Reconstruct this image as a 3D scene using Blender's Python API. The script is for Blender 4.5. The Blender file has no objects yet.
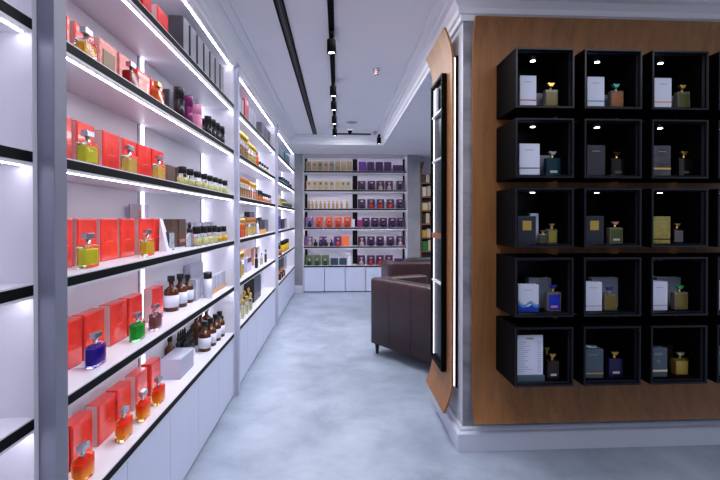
import bpy, bmesh, math, random
from mathutils import Vector, Matrix
random.seed(7)
C = bpy.context.scene.collection
PI = math.pi
F = 430.0; TH = math.atan(22/430.0); c_, s_ = math.cos(TH), math.sin(TH); CAMZ = 1.55

# ------------------------------------------------------------------ survey helpers (photo measurement -> real position)
def YL(px, X):
    t = (px-360)/F
    return X*(c_-t*s_)/(t*c_+s_)
def XR(px, Y):
    t = (px-360)/F
    return Y*(t*c_+s_)/(c_-t*s_)

# ------------------------------------------------------------------ materials
def lin(c):
    out = []
    for v in c:
        v = v/255.0
        out.append(v/12.92 if v <= .04045 else ((v+.055)/1.055)**2.4)
    return tuple(out)+(1,)
_m = {}
def P(name, rgb, rough=.5, metal=0, spec=.5, trans=0, emit=None, es=0, noise=0, nscale=8, ior=1.45, coat=0, bump=0, bscale=60):
    if name in _m: return _m[name]
    m = bpy.data.materials.new(name); m.use_nodes = True
    nt = m.node_tree; b = nt.nodes['Principled BSDF']
    col = lin(rgb)
    b.inputs['Base Color'].default_value = col
    b.inputs['Roughness'].default_value = rough
    b.inputs['Metallic'].default_value = metal
    b.inputs['Specular IOR Level'].default_value = spec
    b.inputs['Transmission Weight'].default_value = trans
    b.inputs['IOR'].default_value = ior
    b.inputs['Coat Weight'].default_value = coat
    if emit:
        b.inputs['Emission Color'].default_value = lin(emit); b.inputs['Emission Strength'].default_value = es
    if noise or bump:
        tc = nt.nodes.new('ShaderNodeTexCoord')
    if noise:
        n = nt.nodes.new('ShaderNodeTexNoise'); n.inputs['Scale'].default_value = nscale; n.inputs['Detail'].default_value = 5
        nt.links.new(tc.outputs['Object'], n.inputs['Vector'])
        r = nt.nodes.new('ShaderNodeValToRGB')
        r.color_ramp.elements[0].position = .3; r.color_ramp.elements[1].position = .7
        r.color_ramp.elements[0].color = tuple(max(0, v*(1-noise)) for v in col[:3])+(1,)
        r.color_ramp.elements[1].color = tuple(min(1, v*(1+noise)) for v in col[:3])+(1,)
        nt.links.new(n.outputs['Fac'], r.inputs['Fac']); nt.links.new(r.outputs['Color'], b.inputs['Base Color'])
    if bump:
        n2 = nt.nodes.new('ShaderNodeTexNoise'); n2.inputs['Scale'].default_value = bscale; n2.inputs['Detail'].default_value = 3
        nt.links.new(tc.outputs['Object'], n2.inputs['Vector'])
        bp = nt.nodes.new('ShaderNodeBump'); bp.inputs['Strength'].default_value = bump; bp.inputs['Distance'].default_value = .004
        nt.links.new(n2.outputs['Fac'], bp.inputs['Height']); nt.links.new(bp.outputs['Normal'], b.inputs['Normal'])
    _m[name] = m; return m
def emis(name, rgb, strength):
    if name in _m: return _m[name]
    m = bpy.data.materials.new(name); m.use_nodes = True; nt = m.node_tree
    for n in list(nt.nodes): nt.nodes.remove(n)
    e = nt.nodes.new('ShaderNodeEmission'); e.inputs[0].default_value = lin(rgb); e.inputs[1].default_value = strength
    o = nt.nodes.new('ShaderNodeOutputMaterial'); nt.links.new(e.outputs[0], o.inputs[0]); _m[name] = m; return m
def wood(name, c1, c2, axis='Z'):
    m = bpy.data.materials.new(name); m.use_nodes = True; nt = m.node_tree; b = nt.nodes['Principled BSDF']
    tc = nt.nodes.new('ShaderNodeTexCoord'); mp = nt.nodes.new('ShaderNodeMapping')
    mp.inputs['Scale'].default_value = (9, 9, .7)
    n = nt.nodes.new('ShaderNodeTexNoise'); n.inputs['Scale'].default_value = 2.2; n.inputs['Detail'].default_value = 7; n.inputs['Distortion'].default_value = .6
    n2 = nt.nodes.new('ShaderNodeTexNoise'); n2.inputs['Scale'].default_value = 22; n2.inputs['Detail'].default_value = 3
    mx = nt.nodes.new('ShaderNodeMath'); mx.operation = 'MULTIPLY_ADD'; mx.inputs[1].default_value = .45
    r = nt.nodes.new('ShaderNodeValToRGB'); r.color_ramp.elements[0].position = .45; r.color_ramp.elements[1].position = .95
    r.color_ramp.elements[0].color = lin(c1); r.color_ramp.elements[1].color = lin(c2)
    nt.links.new(tc.outputs['Object'], mp.inputs['Vector']); nt.links.new(mp.outputs[0], n.inputs['Vector']); nt.links.new(mp.outputs[0], n2.inputs['Vector'])
    nt.links.new(n2.outputs['Fac'], mx.inputs[0]); nt.links.new(n.outputs['Fac'], mx.inputs[2])
    nt.links.new(mx.outputs[0], r.inputs['Fac']); nt.links.new(r.outputs['Color'], b.inputs['Base Color'])
    b.inputs['Roughness'].default_value = .5
    return m
def mottled(name, c1, c2, scale, rough, detail=8, dist=.4, rv=.1, stretch=(1,1,1)):
    m = bpy.data.materials.new(name); m.use_nodes = True; nt = m.node_tree; b = nt.nodes['Principled BSDF']
    tc = nt.nodes.new('ShaderNodeTexCoord'); mp = nt.nodes.new('ShaderNodeMapping'); mp.inputs['Scale'].default_value = stretch
    n = nt.nodes.new('ShaderNodeTexNoise'); n.inputs['Scale'].default_value = scale; n.inputs['Detail'].default_value = detail
    n.inputs['Roughness'].default_value = .62; n.inputs['Distortion'].default_value = dist
    r = nt.nodes.new('ShaderNodeValToRGB'); r.color_ramp.elements[0].position = .33; r.color_ramp.elements[1].position = .68
    r.color_ramp.elements[0].color = lin(c1); r.color_ramp.elements[1].color = lin(c2)
    nt.links.new(tc.outputs['Object'], mp.inputs['Vector']); nt.links.new(mp.outputs[0], n.inputs['Vector']); nt.links.new(n.outputs['Fac'], r.inputs['Fac'])
    nt.links.new(r.outputs['Color'], b.inputs['Base Color'])
    mr = nt.nodes.new('ShaderNodeMapRange'); mr.inputs['To Min'].default_value = rough-rv; mr.inputs['To Max'].default_value = rough+rv
    nt.links.new(n.outputs['Fac'], mr.inputs['Value']); nt.links.new(mr.outputs[0], b.inputs['Roughness'])
    return m

WHITE = P('white_laminate', (216, 214, 224), .45, noise=.02, nscale=3)
DOORM = P('pale_blue_door', (200, 206, 230), .42, noise=.02, nscale=3)
BLACKTRIM = P('black_trim', (8, 9, 14), .6, spec=.15)
GREYPOST = P('grey_metal_post', (122, 124, 142), .45, noise=.05, nscale=6)
LED = emis('led_strip', (240, 238, 252), 19.0)
LEDV = emis('led_strip_vertical', (236, 234, 252), 4.0)
CEIL = P('ceiling_paint', (232, 233, 240), .8, noise=.015, nscale=2)
PLASTER = P('plaster_white', (196, 197, 208), .7, noise=.02, nscale=2)
CONC = mottled('concrete', (104, 104, 112), (154, 153, 163), 2.2, .6, stretch=(1, 1, 2.2))
CONCB = mottled('concrete_back', (122, 122, 130), (152, 152, 160), 1.6, .6)
FLOOR = mottled('floor_screed', (128, 140, 157), (159, 169, 186), 2.6, .36, detail=12, dist=.25, rv=.08)
OAK = wood('oak_veneer', (114, 71, 32), (148, 98, 50))
BLACK = P('black_lacquer', (5, 5, 7), .6, spec=.06, noise=.1, nscale=10)
BLACKIN = P('black_interior', (3, 4, 6), .35, spec=.2)
LEATHER = P('brown_leather', (58, 34, 37), .42, noise=.2, nscale=14, bump=.25, bscale=120)
DARKLEG = P('dark_leg', (12, 10, 12), .4)
SILVER = P('silver_metal', (200, 200, 208), .25, 1)
GOLD = P('gold_metal', (222, 180, 96), .3, 1)
RED = P('red_card', (228, 62, 54), .3, noise=.08, nscale=9, coat=.3)
REDP = P('red_panel', (240, 62, 50), .18, noise=.14, nscale=24, coat=.6)
PINKSIDE = P('pale_pink_card', (226, 190, 190), .5)
# chrome
CHROME = P('chrome', (170, 172, 180), .12, 1)

# ------------------------------------------------------------------ mesh helpers
def link(name, bm, mats, parent=None, smooth=False, key=None):
    me = bpy.data.meshes.new(name)
    bmesh.ops.recalc_face_normals(bm, faces=bm.faces)
    bm.to_mesh(me); bm.free()
    if not isinstance(mats, (list, tuple)): mats = [mats]
    for m in mats: me.materials.append(m)
    if smooth:
        for p in me.polygons: p.use_smooth = True
    o = bpy.data.objects.new(name, me); C.objects.link(o)
    if parent: o.parent = parent
    return o
def bx(bm, x0, x1, y0, y1, z0, z1, bev=0, seg=2, mi=0):
    r = bmesh.ops.create_cube(bm, size=1)
    vs = r['verts']
    for v in vs:
        v.co = Vector(((x0+x1)/2+v.co.x*(x1-x0), (y0+y1)/2+v.co.y*(y1-y0), (z0+z1)/2+v.co.z*(z1-z0)))
    fs = set(f for v in vs for f in v.link_faces)
    for f in fs: f.material_index = mi
    if bev:
        es = list(set(e for v in vs for e in v.link_edges))
        bmesh.ops.bevel(bm, geom=es, offset=bev, segments=seg, affect='EDGES', profile=.5)
def box(name, x0, x1, y0, y1, z0, z1, mat, parent=None, bev=0, smooth=False, seg=2):
    bm = bmesh.new(); bx(bm, min(x0,x1), max(x0,x1), min(y0,y1), max(y0,y1), z0, z1, bev, seg)
    return link(name, bm, mat, parent, smooth)
def lathe(bm, prof, n=16, cx=0, cy=0, mi=0, sx=1, sy=1):
    rings = []
    for (r, z) in prof:
        if r < 1e-5: rings.append([bm.verts.new((cx, cy, z))])
        else: rings.append([bm.verts.new((cx+sx*r*math.cos(2*PI*k/n), cy+sy*r*math.sin(2*PI*k/n), z)) for k in range(n)])
    for a, b in zip(rings, rings[1:]):
        for k in range(n):
            k2 = (k+1) % n
            if len(a) == 1 and len(b) == 1: continue
            if len(a) == 1: f = bm.faces.new((a[0], b[k2], b[k]))
            elif len(b) == 1: f = bm.faces.new((a[k], a[k2], b[0]))
            else: f = bm.faces.new((a[k], a[k2], b[k2], b[k]))
            f.material_index = mi
def lobj(name, prof, mat, parent=None, n=16, cx=0, cy=0, smooth=True, sx=1, sy=1):
    bm = bmesh.new(); lathe(bm, prof, n, cx, cy, 0, sx, sy)
    o = link(name, bm, mat, parent, False)
    if smooth:
        for p in o.data.polygons: p.use_smooth = abs(p.normal.z) < .9
    return o
def empty(name, loc=(0, 0, 0), rz=0):
    o = bpy.data.objects.new(name, None); o.empty_display_size = .05; C.objects.link(o)
    o.location = loc; o.rotation_euler = (0, 0, rz); return o
def tag(o, label, cat, group=None, kind=None):
    if label: o['label'] = label
    if cat: o['category'] = cat
    if group: o['group'] = group
    if kind: o['kind'] = kind
    return o
def struct(o): o['kind'] = 'structure'; return o
def copy_tree(o, parent=None):
    c = o.copy(); C.objects.link(c); c.parent = parent
    for ch in o.children: copy_tree(ch, c)
    return c
protos = {}
def proto(key, fn):
    """first use returns the prototype itself, later uses a copied tree"""
    if key not in protos:
        protos[key] = fn(); return protos[key]
    return copy_tree(protos[key])

# ------------------------------------------------------------------ room shell
H = 3.02; SZ = 2.88
struct(box('floor', -1.25, 4.6, -1.6, 9.6, -.1, 0, FLOOR))
struct(box('ceiling', -1.25, 4.6, -1.6, 9.6, H, H+.1, CEIL))
struct(box('wall_left', -1.35, -1.2, -1.6, 9.6, 0, H, PLASTER))
struct(box('wall_far_right', 4.5, 4.6, 2.9, 9.6, 0, H, PLASTER))
# lowered ceiling borders
struct(box('trim_1', -1.2, -.905, -1.6, 7.76, SZ+.02, H, CEIL))
struct(box('trim_2', -1.2, 4.5, 7.76, 9.45, SZ, H, CEIL))
struct(box('trim_3', .84, 4.5, 3.62, 7.76, SZ, H, CEIL))
# cornice swept along the edge of the raised ceiling
def cornice(name, path):
    prof = [(0, SZ-.015), (.018, SZ-.015), (.02, SZ+.02), (.035, SZ+.026), (.042, SZ+.06), (.075, SZ+.095), (.105, SZ+.105), (.108, SZ+.118), (.165, SZ+.122), (.17, H-.001), (0, H-.001)]
    bm = bmesh.new(); rings = []
    n = len(path)
    for i, p in enumerate(path):
        p = Vector(p)
        d0 = (p-Vector(path[i-1])).normalized() if i > 0 else None
        d1 = (Vector(path[i+1])-p).normalized() if i < n-1 else None
        if d0 is None: d0 = d1
        if d1 is None: d1 = d0
        n0 = Vector((-d0.y, d0.x)); n1 = Vector((-d1.y, d1.x))
        m = (n0+n1); m = m/(m.dot(n0)) if m.length > 1e-6 else n0
        rings.append([bm.verts.new((p.x+m.x*a, p.y+m.y*a, z)) for a, z in prof])
    for a, b in zip(rings, rings[1:]):
        for k in range(len(prof)):
            k2 = (k+1) % len(prof)
            bm.faces.new((a[k], a[k2], b[k2], b[k]))
    bm.faces.new(rings[0]); bm.faces.new(rings[-1][::-1])
    return struct(link(name, bm, CEIL))
cornice('trim_4', [(3.45, 2.849), (.835, 2.849), (.835, 7.755), (-.9, 7.755), (-.9, -1.6)])

# column / partition that carries the oak panels
COLX = .836; COLY = 2.845
wr = struct(box('wall_right', COLX, 3.45, COLY, 3.6, 0, H-.002, CONC)); wr.data.materials.append(PLASTER)
for p in wr.data.polygons:
    if p.normal.x < -.5: p.material_index = 1
def baseboard(name, path, h=.15):
    prof = [(0, 0), (.044, 0), (.044, h-.035), (.036, h-.03), (.018, h-.026), (.018, h-.012), (.008, h), (0, h)]
    bm = bmesh.new(); rings = []; n = len(path)
    for i, p in enumerate(path):
        p = Vector(p)
        d0 = (p-Vector(path[i-1])).normalized() if i > 0 else None
        d1 = (Vector(path[i+1])-p).normalized() if i < n-1 else None
        if d0 is None: d0 = d1
        if d1 is None: d1 = d0
        n0 = Vector((-d0.y, d0.x)); n1 = Vector((-d1.y, d1.x)); m = n0+n1; m = m/(m.dot(n0))
        rings.append([bm.verts.new((p.x+m.x*a, p.y+m.y*a, z)) for a, z in prof])
    for a, b in zip(rings, rings[1:]):
        for k in range(len(prof)):
            bm.faces.new((a[k], a[(k+1) % len(prof)], b[(k+1) % len(prof)], b[k]))
    bm.faces.new(rings[0]); bm.faces.new(rings[-1][::-1])
    return struct(link(name, bm, P('baseboard_white', (196, 200, 214), .5)))
baseboard('baseboard_right', [(3.45, COLY-.001), (COLX-.001, COLY-.001), (COLX-.001, 3.6)])
# back wall (Y = 9.0 face of the shelving niche)
BX0 = XR(302.6, 9.0); BX1 = XR(407.6, 9.0); CX1 = XR(420, 9.0)
bm = bmesh.new()
bx(bm, -1.2, BX0, 8.98, 9.45, 0, SZ)
struct(link('wall_back', bm, CONCB))
bm = bmesh.new(); bx(bm, BX1, CX1, 8.98, 9.45, 0, SZ); struct(link('wall_back_middle', bm, CONCB))
struct(box('wall_back_rear', BX0, 4.5, 9.45, 9.55, 0, SZ, PLASTER))
baseboard('baseboard_back', [(BX0, 8.979), (-.899, 8.979)])

# ------------------------------------------------------------------ curled oak panels
def curl_panel(name, width, z0, z1, th, curl, run, mat):
    """panel standing in local XZ, front towards -Y, both ends curling forward"""
    bm = bmesh.new(); pts = []
    N = 10
    for i in range(N+1):                       # bottom curl
        t = 1-i/N; pts.append((-curl*t**2.2, z0+run*(1-t)))
    for i in range(1, N+1):
        t = i/N; 
        if i == 1: pts.append((0, z1-run))
        pts.append((-curl*t**2.2, z1-run+run*t))
    F_, B_ = [], []
    for side in (0, width):
        F_.append([bm.verts.new((side, y, z)) for y, z in pts]); B_.append([bm.verts.new((side, y+th, z)) for y, z in pts])
    n = len(pts)
    for i in range(n-1):
        bm.faces.new((F_[0][i], F_[1][i], F_[1][i+1], F_[0][i+1])); bm.faces.new((B_[0][i], B_[0][i+1], B_[1][i+1], B_[1][i]))
        bm.faces.new((F_[0][i], F_[0][i+1], B_[0][i+1], B_[0][i])); bm.faces.new((F_[1][i], B_[1][i], B_[1][i+1], F_[1][i+1]))
    bm.faces.new((F_[0][0], B_[0][0], B_[1][0], F_[1][0])); bm.faces.new((F_[0][-1], F_[1][-1], B_[1][-1], B_[0][-1]))
    o = link(name, bm, mat)
    for p in o.data.polygons: p.use_smooth = False
    return o
WY = 2.81
px0 = XR(472.5, WY)
o = curl_panel('wood_wall_panel', 2.5, .205, 2.86, .02, .06, .26, OAK); o.location = (px0, WY, 0)
tag(o, 'wide oak wall panel with curled top and bottom edges, carrying the black display cubes', 'wall panel')
o.name = 'wood_wall_panel'
box('mounting_batten', .3, 2.4, .02, .039, .8, .9, BLACK, o)
box('mounting_batten', .3, 2.4, .02, .039, 2.2, 2.3, BLACK, o)
side = curl_panel('wood_wall_panel', .60, .2, 2.86, .015, .06, .26, OAK); side.location = (.785, 3.53, 0); side.rotation_euler.z = -PI/2
tag(side, 'narrow oak panel with curled ends on the side of the grey column, seen edge on', 'wall panel')
box('mounting_batten', .06, .5, .015, .0505, .8, .9, BLACK, side)
box('mounting_batten', .06, .5, .015, .0505, 2.2, 2.3, BLACK, side)
# black light profile behind the panel edge
t = empty('light_profile', (COLX, 2.985, .36)); tag(t, 'tall thin black light profile upright on the white column side behind the oak panel edge', 'light')
box('housing', -.012, 0, -.029, .011, .0, 2.32, BLACK, t, .002)
box('led_strip', -.014, -.001, .013, .024, 0, 2.32, emis('led_profile', (235, 235, 255), 4), t)
# side display frame on the narrow panel
t = empty('display_shelf', (.784, 3.44, .435)); t.rotation_euler.z = -PI/2   # local x -> world -Y, front -> -X
tag(t, 'tall narrow black open display frame with a lit edge mounted on the narrow oak panel', 'display shelf')
fw, fh, fd = .37, 2.16, .038
box('frame_side', 0, .02, -fd, -.001, 0, fh, BLACK, t, .002)
box('frame_side', fw-.02, fw, -fd, -.001, 0, fh, BLACK, t, .002)
box('frame_top', .02, fw-.02, -fd, -.001, fh-.02, fh, BLACK, t)
box('frame_bottom', .02, fw-.02, -fd, -.001, 0, .02, BLACK, t)
box('back_panel', .02, fw-.02, -.008, -.001, .02, fh-.02, BLACKIN, t)
box('led_strip', .022, .032, -.019, -.014, .03, fh-.03, emis('led_frame', (230,232,255), 2.2), t)
for z in (.62, 1.55, 1.9): box('shelf', .036, fw-.021, -fd+.003, -.009, z, z+.012, WHITE, t)
box('shelf', .036, fw-.021, -fd+.003, -.009, .96, 1.0, OAK, t)
def card():
    o = box('perfume_box', -.05, .05, -.008, .008, 0, .2, PLASTER, None, .002); return o
o = card(); o.location = (.762, 3.32, .435+1.9125); o.rotation_euler.z = -PI/2
tag(o, 'small pale box on the upper shelf of the narrow black display frame', 'box')

# ------------------------------------------------------------------ left shelving units
RZ = {'S': 2.535, 'A': 2.14, 'B': 1.75, 'C': 1.357, 'D': .96, 'K': .555}
XF = -.9; PITCH = 2.455; P0 = 1.338
def shelving(name, width, loc, rz, label, group, ndoors, top=2.895, led_x=None, pil=True, depth=.27, lip=0, zs=None):
    t = empty(name, loc, rz); tag(t, label, 'shelving', group)
    w = width
    b = box('side_panel', 0, .02, 0, depth, 0, top, WHITE, t); b = box('side_panel', w-.02, w, 0, depth, 0, top, WHITE, t)
    box('back_panel', .02, w-.02, depth-.012, depth, .06, top-.02, WHITE, t)
    tp = box('top_panel', .02, w-.02, 0, depth-.012, top-.02, top, WHITE, t)
    box('led_strip', .03, w-.03, .03, .042, top-.0225, top-.0205, LED, tp)
    if lip: box('front_lip', .0205, w-.0205, 0, .006, top-.034, top-.0202, WHITE, tp)
    for z in (zs or RZ.values()):
        s = box('shelf', .0205, w-.0205, .0, depth-.0125, z-.045, z, WHITE, t)
        box('black_trim', .021, w-.021, -.0015, .003, z-.036, z-.005, BLACKTRIM, s)
        if lip and z > .7: box('front_lip', .0205, w-.0205, .0, .006, z-.045-lip, z-.0452, WHITE, s)
        if z > .7: box('led_strip', .03, w-.03, .019, .0275, z-.0468, z-.0452, LED, s)
    for i in range(ndoors):
        a = .022+(w-.044)*i/ndoors; bb = .022+(w-.044)*(i+1)/ndoors
        box('door', a+(.006 if lip else .0018), bb-(.006 if lip else .0018), .004, .022, .018, .508, DOORM, t, .001)
    box('toe_kick', .02, w-.02, .03, .05, 0, .017, P('toe_kick_dark', (40, 44, 58), .6), t)
    if pil == 1: box('pilaster', w, w+.06, -.05, depth, 0, top, GREYPOST, t, .002)
    if pil == 2: box('pilaster', w, w+.06, -.034, depth, 0, top, P('lilac_post', (176, 178, 200), .45), t, .002)
    zl = sorted(list(zs or RZ.values())+[top-.02+.045])
    for (lx, wd) in (led_x or []):
        for z0, z1 in zip(zl, zl[1:]):
            g = box('light_channel', lx-.045, lx+.03, depth-.016, depth-.0125, z0+.002, z1-.047, P('channel_grey', (120, 124, 146), .4), t)
            box('led_strip', lx-.012, lx+.022, depth-.021, depth-.0165, z0+.002, z1-.047, LEDV, g)
    return t
names = ['empty white wall shelving unit at the left edge of the photo',
         'nearest stocked white wall shelving unit, holding the red perfume boxes, with five low doors',
         'middle white wall shelving unit with amber bottles and a large black box',
         'farthest white wall shelving unit on the left, next to the back wall']
W = PITCH-.06
for i in range(4):
    y0 = P0+.06+PITCH*(i-1)
    w = W if i < 3 else 8.97-y0
    shelving('wall_shelving_unit', w, (XF, y0, 0), PI/2, names[i], 'white wall shelving units along the left', 5,
             led_x=[(w/2, 1), (w-.06, 1)], pil=(1, 2, 2, 0)[i])
# ------------------------------------------------------------------ back shelving
BW = BX1-BX0
bw = shelving('back_shelving_unit', BW-.004, (BX0+.002, 9.0, 0), 0, 'white shelving unit on the back wall filled with purple, tan and red perfume boxes', None, 5, top=2.87, pil=False,
              depth=.3, led_x=[], lip=.012)
zl = sorted(list(RZ.values()))+[2.895]
for z0, z1 in zip(zl, zl[1:]):
    for a, b in ((305, 307.3), (352.5, 357.3), (402.7, 405)):
        box('dark_channel', XR(a, 9.27)-BX0, XR(b, 9.27)-BX0, .265, .287, z0+.003, z1-.075, BLACKTRIM, bw)
box('divider', XR(355, 9.0)-BX0-.01, XR(355, 9.0)-BX0+.01, .03, .26, .56, .57, WHITE, bw).name = 'cable_cover'

# ------------------------------------------------------------------ product kinds (front towards local -Y, base centre at origin)
def mk_box(w, d, h, body, front=None, emblem=None, sidem=None, name='perfume_box', bev=.0025):
    o = box(name, -w/2, w/2, -d/2, d/2, 0, h, body, None, bev)
    if sidem:
        box('side_panel', -w/2-.0012, -w/2+.002, -d/2+.004, d/2-.004, .003, h-.003, sidem, o)
    if front: box('front_panel', -w/2+.006, w/2-.006, -d/2-.002, -d/2+.002, .006, h-.006, front, o, .001)
    if emblem:
        em, ew, eh, ez = emblem
        box('printed_label', -ew/2, ew/2, -d/2-.0028, -d/2+.001, ez, ez+eh, em, o)
    return o
def glass(name, rgb, rough=.04, trans=.95): return P(name, rgb, rough, trans=trans, ior=1.4, coat=.2)
def mk_flacon(w, d, h, gl, liq, capm, collar=SILVER, label=None, name='perfume_bottle', capw=.55):
    """flat rectangular flacon: heavy glass body, liquid core, collar, rectangular cap"""
    t = empty(name); hb = h*.66
    bm = bmesh.new(); bx(bm, -w/2, w/2, -d/2, d/2, 0, hb, min(d, w)*.22, 4); link('glass_body', bm, gl, t, True)
    bm = bmesh.new(); bx(bm, -w/2*.86, w/2*.86, -d/2*.74, d/2*.74, hb*.13, hb*.84, d*.12, 2); link('liquid', bm, liq, t)
    lobj('collar', [(0, hb-.001), (d*.24, hb-.001), (d*.26, hb+h*.03), (d*.2, hb+h*.05), (d*.2, hb+h*.17), (0, hb+h*.17)], collar, t, 12)
    bm = bmesh.new(); bx(bm, -w*capw/2, w*capw/2, -d*.3, d*.3, hb+h*.165, h, h*.02, 2); link('cap', bm, capm, t)
    if label: box('printed_label', -w*.28, w*.28, -d/2-.0014, -d/2+.001, hb*.3, hb*.66, label, t)
    return t
def mk_tflacon(w, d, h, gl, liq, capm, label=None, name='perfume_bottle'):
    """square glass flacon with a round neck and a wide winged stopper"""
    t = empty(name); hb = h*.72
    bm = bmesh.new(); bx(bm, -w/2, w/2, -d/2, d/2, 0, hb, min(d, w)*.1, 2); link('glass_body', bm, gl, t)
    box('liquid', -w/2*.8, w/2*.8, -d/2-.0006, d/2+.0006, hb*.1, hb*.88, liq, t)
    lobj('neck', [(0, hb-.001), (d*.3, hb-.001), (d*.2, hb+h*.04), (d*.22, hb+h*.14), (0, hb+h*.14)], GOLD, t, 12)
    bm = bmesh.new()
    zz0 = hb+h*.135; zz1 = h*.985
    A_ = [(-.14, zz0), (.14, zz0), (.17, zz0+(zz1-zz0)*.45), (.26, zz0+(zz1-zz0)*.7), (.24, zz1), (.1, zz1-(zz1-zz0)*.12), (-.1, zz1-(zz1-zz0)*.12), (-.24, zz1), (-.26, zz0+(zz1-zz0)*.7), (-.17, zz0+(zz1-zz0)*.45)]
    fr = [bm.verts.new((x*w, -d*.3, z)) for x, z in A_]; bk = [bm.verts.new((x*w, d*.3, z)) for x, z in A_]
    bm.faces.new(fr); bm.faces.new(bk[::-1])
    for q in range(len(A_)): bm.faces.new((fr[q], bk[q], bk[(q+1) % len(A_)], fr[(q+1) % len(A_)]))
    link('stopper', bm, capm, t)
    if label: box('printed_label', -w*.25, w*.25, -d/2-.0014, -d/2+.001, hb*.2, hb*.32, label, t)
    return t
def mk_round(r, h, gl, capm, label=None, capr=.5, neck=.66, name='glass_bottle', n=16, labz=(.12, .46)):
    """apothecary bottle: round shoulders, slim neck, screw cap, wrap-round label"""
    t = empty(name); hs = h*neck
    lobj('glass_body', [(0, 0), (r*.92, 0), (r, r*.1), (r, hs-r*.55), (r*.9, hs-r*.25), (r*.6, hs), (r*.34, hs+h*.05), (r*.32, h*.86), (0, h*.86)], gl, t, n)
    lobj('cap', [(0, h*.84), (r*capr, h*.84), (r*capr, h*.985), (r*capr*.9, h), (0, h)], capm, t, n)
    if label:
        lobj('paper_label', [(r*1.012, h*labz[0]), (r*1.02, h*labz[0]), (r*1.02, h*labz[1]), (r*1.012, h*labz[1])], label, t, n)
    return t
def mk_capbottle(w, h, gl, liq, capm, name='perfume_bottle'):
    """clear cylinder bottle with a chunky block cap"""
    t = empty(name); r = w/2
    lobj('glass_body', [(0, 0), (r, 0), (r, h*.57), (r*.86, h*.61), (r*.4, h*.64), (0, h*.64)], gl, t, 14)
    lobj('liquid', [(r*.4, h*.05), (r*1.008, h*.05), (r*1.008, h*.42), (r*.4, h*.42)], liq, t, 14)
    lobj('cap', [(0, h*.63), (r*.8, h*.63), (r*.82, h*.98), (r*.74, h), (0, h)], capm, t, 14)
    return t
def mk_canister(r, h, mat, capm, name='canister'):
    t = empty(name)
    lobj('body', [(0, 0), (r, 0), (r, h*.63), (0, h*.63)], mat, t, 24)
    lobj('cap', [(0, h*.636), (r*1.0, h*.636), (r*1.0, h*.99), (r*.97, h), (0, h)], capm, t, 24)
    return t
def mk_dropper(r, h, gl, capm, name='dropper_bottle'):
    t = empty(name)
    lobj('glass_body', [(0, 0), (r, 0), (r, h*.45), (r*.5, h*.54), (r*.4, h*.58), (0, h*.58)], gl, t, 12)
    lobj('cap', [(0, h*.57), (r*.62, h*.57), (r*.62, h*.74), (0, h*.74)], capm, t, 12)
    lobj('rubber_bulb', [(0, h*.73), (r*.36, h*.73), (r*.4, h*.86), (r*.26, h*.97), (0, h)], capm, t, 12)
    return t
def mk_ball(w, h, gl, liq, capm, name='perfume_bottle'):
    """slim square bottle with a round wooden or gilt ball cap"""
    t = empty(name); hb = h*.66; d = w*.8
    bm = bmesh.new(); bx(bm, -w/2, w/2, -d/2, d/2, 0, hb, w*.1, 2); link('glass_body', bm, gl, t)
    box('liquid', -w*.36, w*.36, -d*.36, d*.36, hb*.1, hb*.74, liq, t)
    lobj('neck', [(0, hb-.001), (w*.2, hb-.001), (w*.2, hb+h*.07), (0, hb+h*.07)], GOLD, t, 10)
    rr = (h-hb-h*.07)/2*1.0
    lobj('ball_cap', [(0 if k in (0, 8) else rr*math.sin(PI*k/8)*1.15, hb+h*.07+rr-rr*math.cos(PI*k/8)) for k in range(9)], capm, t, 12)
    return t

# ------------------------------------------------------------------ placement + labelling
REG = []
ROWN = {'S': 'top shelf', 'A': 'second shelf', 'B': 'third shelf', 'C': 'fourth shelf', 'D': 'fifth shelf', 'K': 'bottom shelf'}
UN = {1: 'near left unit', 2: 'middle left unit', 3: 'far left unit', 'BL': 'back unit left bay', 'BR': 'back unit right bay'}
def reg(o, desc, cat, unit, row, order): REG.append((o, desc, cat, unit, row, order))
def finish_labels():
    ordn = ['first', 'second', 'third', 'fourth', 'fifth', 'sixth', 'seventh', 'eighth', 'ninth', 'tenth', 'eleventh', 'twelfth', 'thirteenth']
    groups = {}
    for r in REG: groups.setdefault((r[3], r[4], r[1]), []).append(r)
    for (u, row, desc), L in groups.items():
        L.sort(key=lambda r: r[5])
        for i, r in enumerate(L):
            if len(L) == 1: lab = '%s on %s, %s' % (desc, ROWN[row], UN[u])
            elif len(L) == 2: lab = '%s %s of two, %s, %s' % (('left', 'right')[i], desc, ROWN[row], UN[u])
            else: lab = '%s %s from left, %s, %s' % (ordn[i], desc, ROWN[row], UN[u])
            r[0]['label'] = lab; r[0]['category'] = r[2]
            if len(lab.split()) > 16: print('LONG', lab)
            if len(L) > 1: r[0]['group'] = '%s on the %s, %s' % (desc, ROWN[row], UN[u])
# left-wall placement
def LBOX(unit, row, x0, x1, desc, body, Xf=-1.04, d=.055, h=.19, front=None, emblem=None, sidem=None, name='perfume_box', cat='box', z=0):
    a, b = YL(x0, Xf), YL(x1, Xf); w = b-a-.004
    o = mk_box(w, d, h, body, front, emblem, sidem, name)
    o.location = (Xf-d/2, (a+b)/2, RZ[row]+z+.0005); o.rotation_euler.z = PI/2
    reg(o, desc, cat, unit, row, (x0+x1)/2); return o
def LPUT(unit, row, cx, X, desc, cat, key, fn, rz=PI/2, z=0, sc=1):
    o = proto(key, fn); o.location = (X, YL(cx, X), RZ[row]+z+.0005); o.rotation_euler.z = rz; o.scale = (sc, sc, sc)
    reg(o, desc, cat, unit, row, cx); return o

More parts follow.
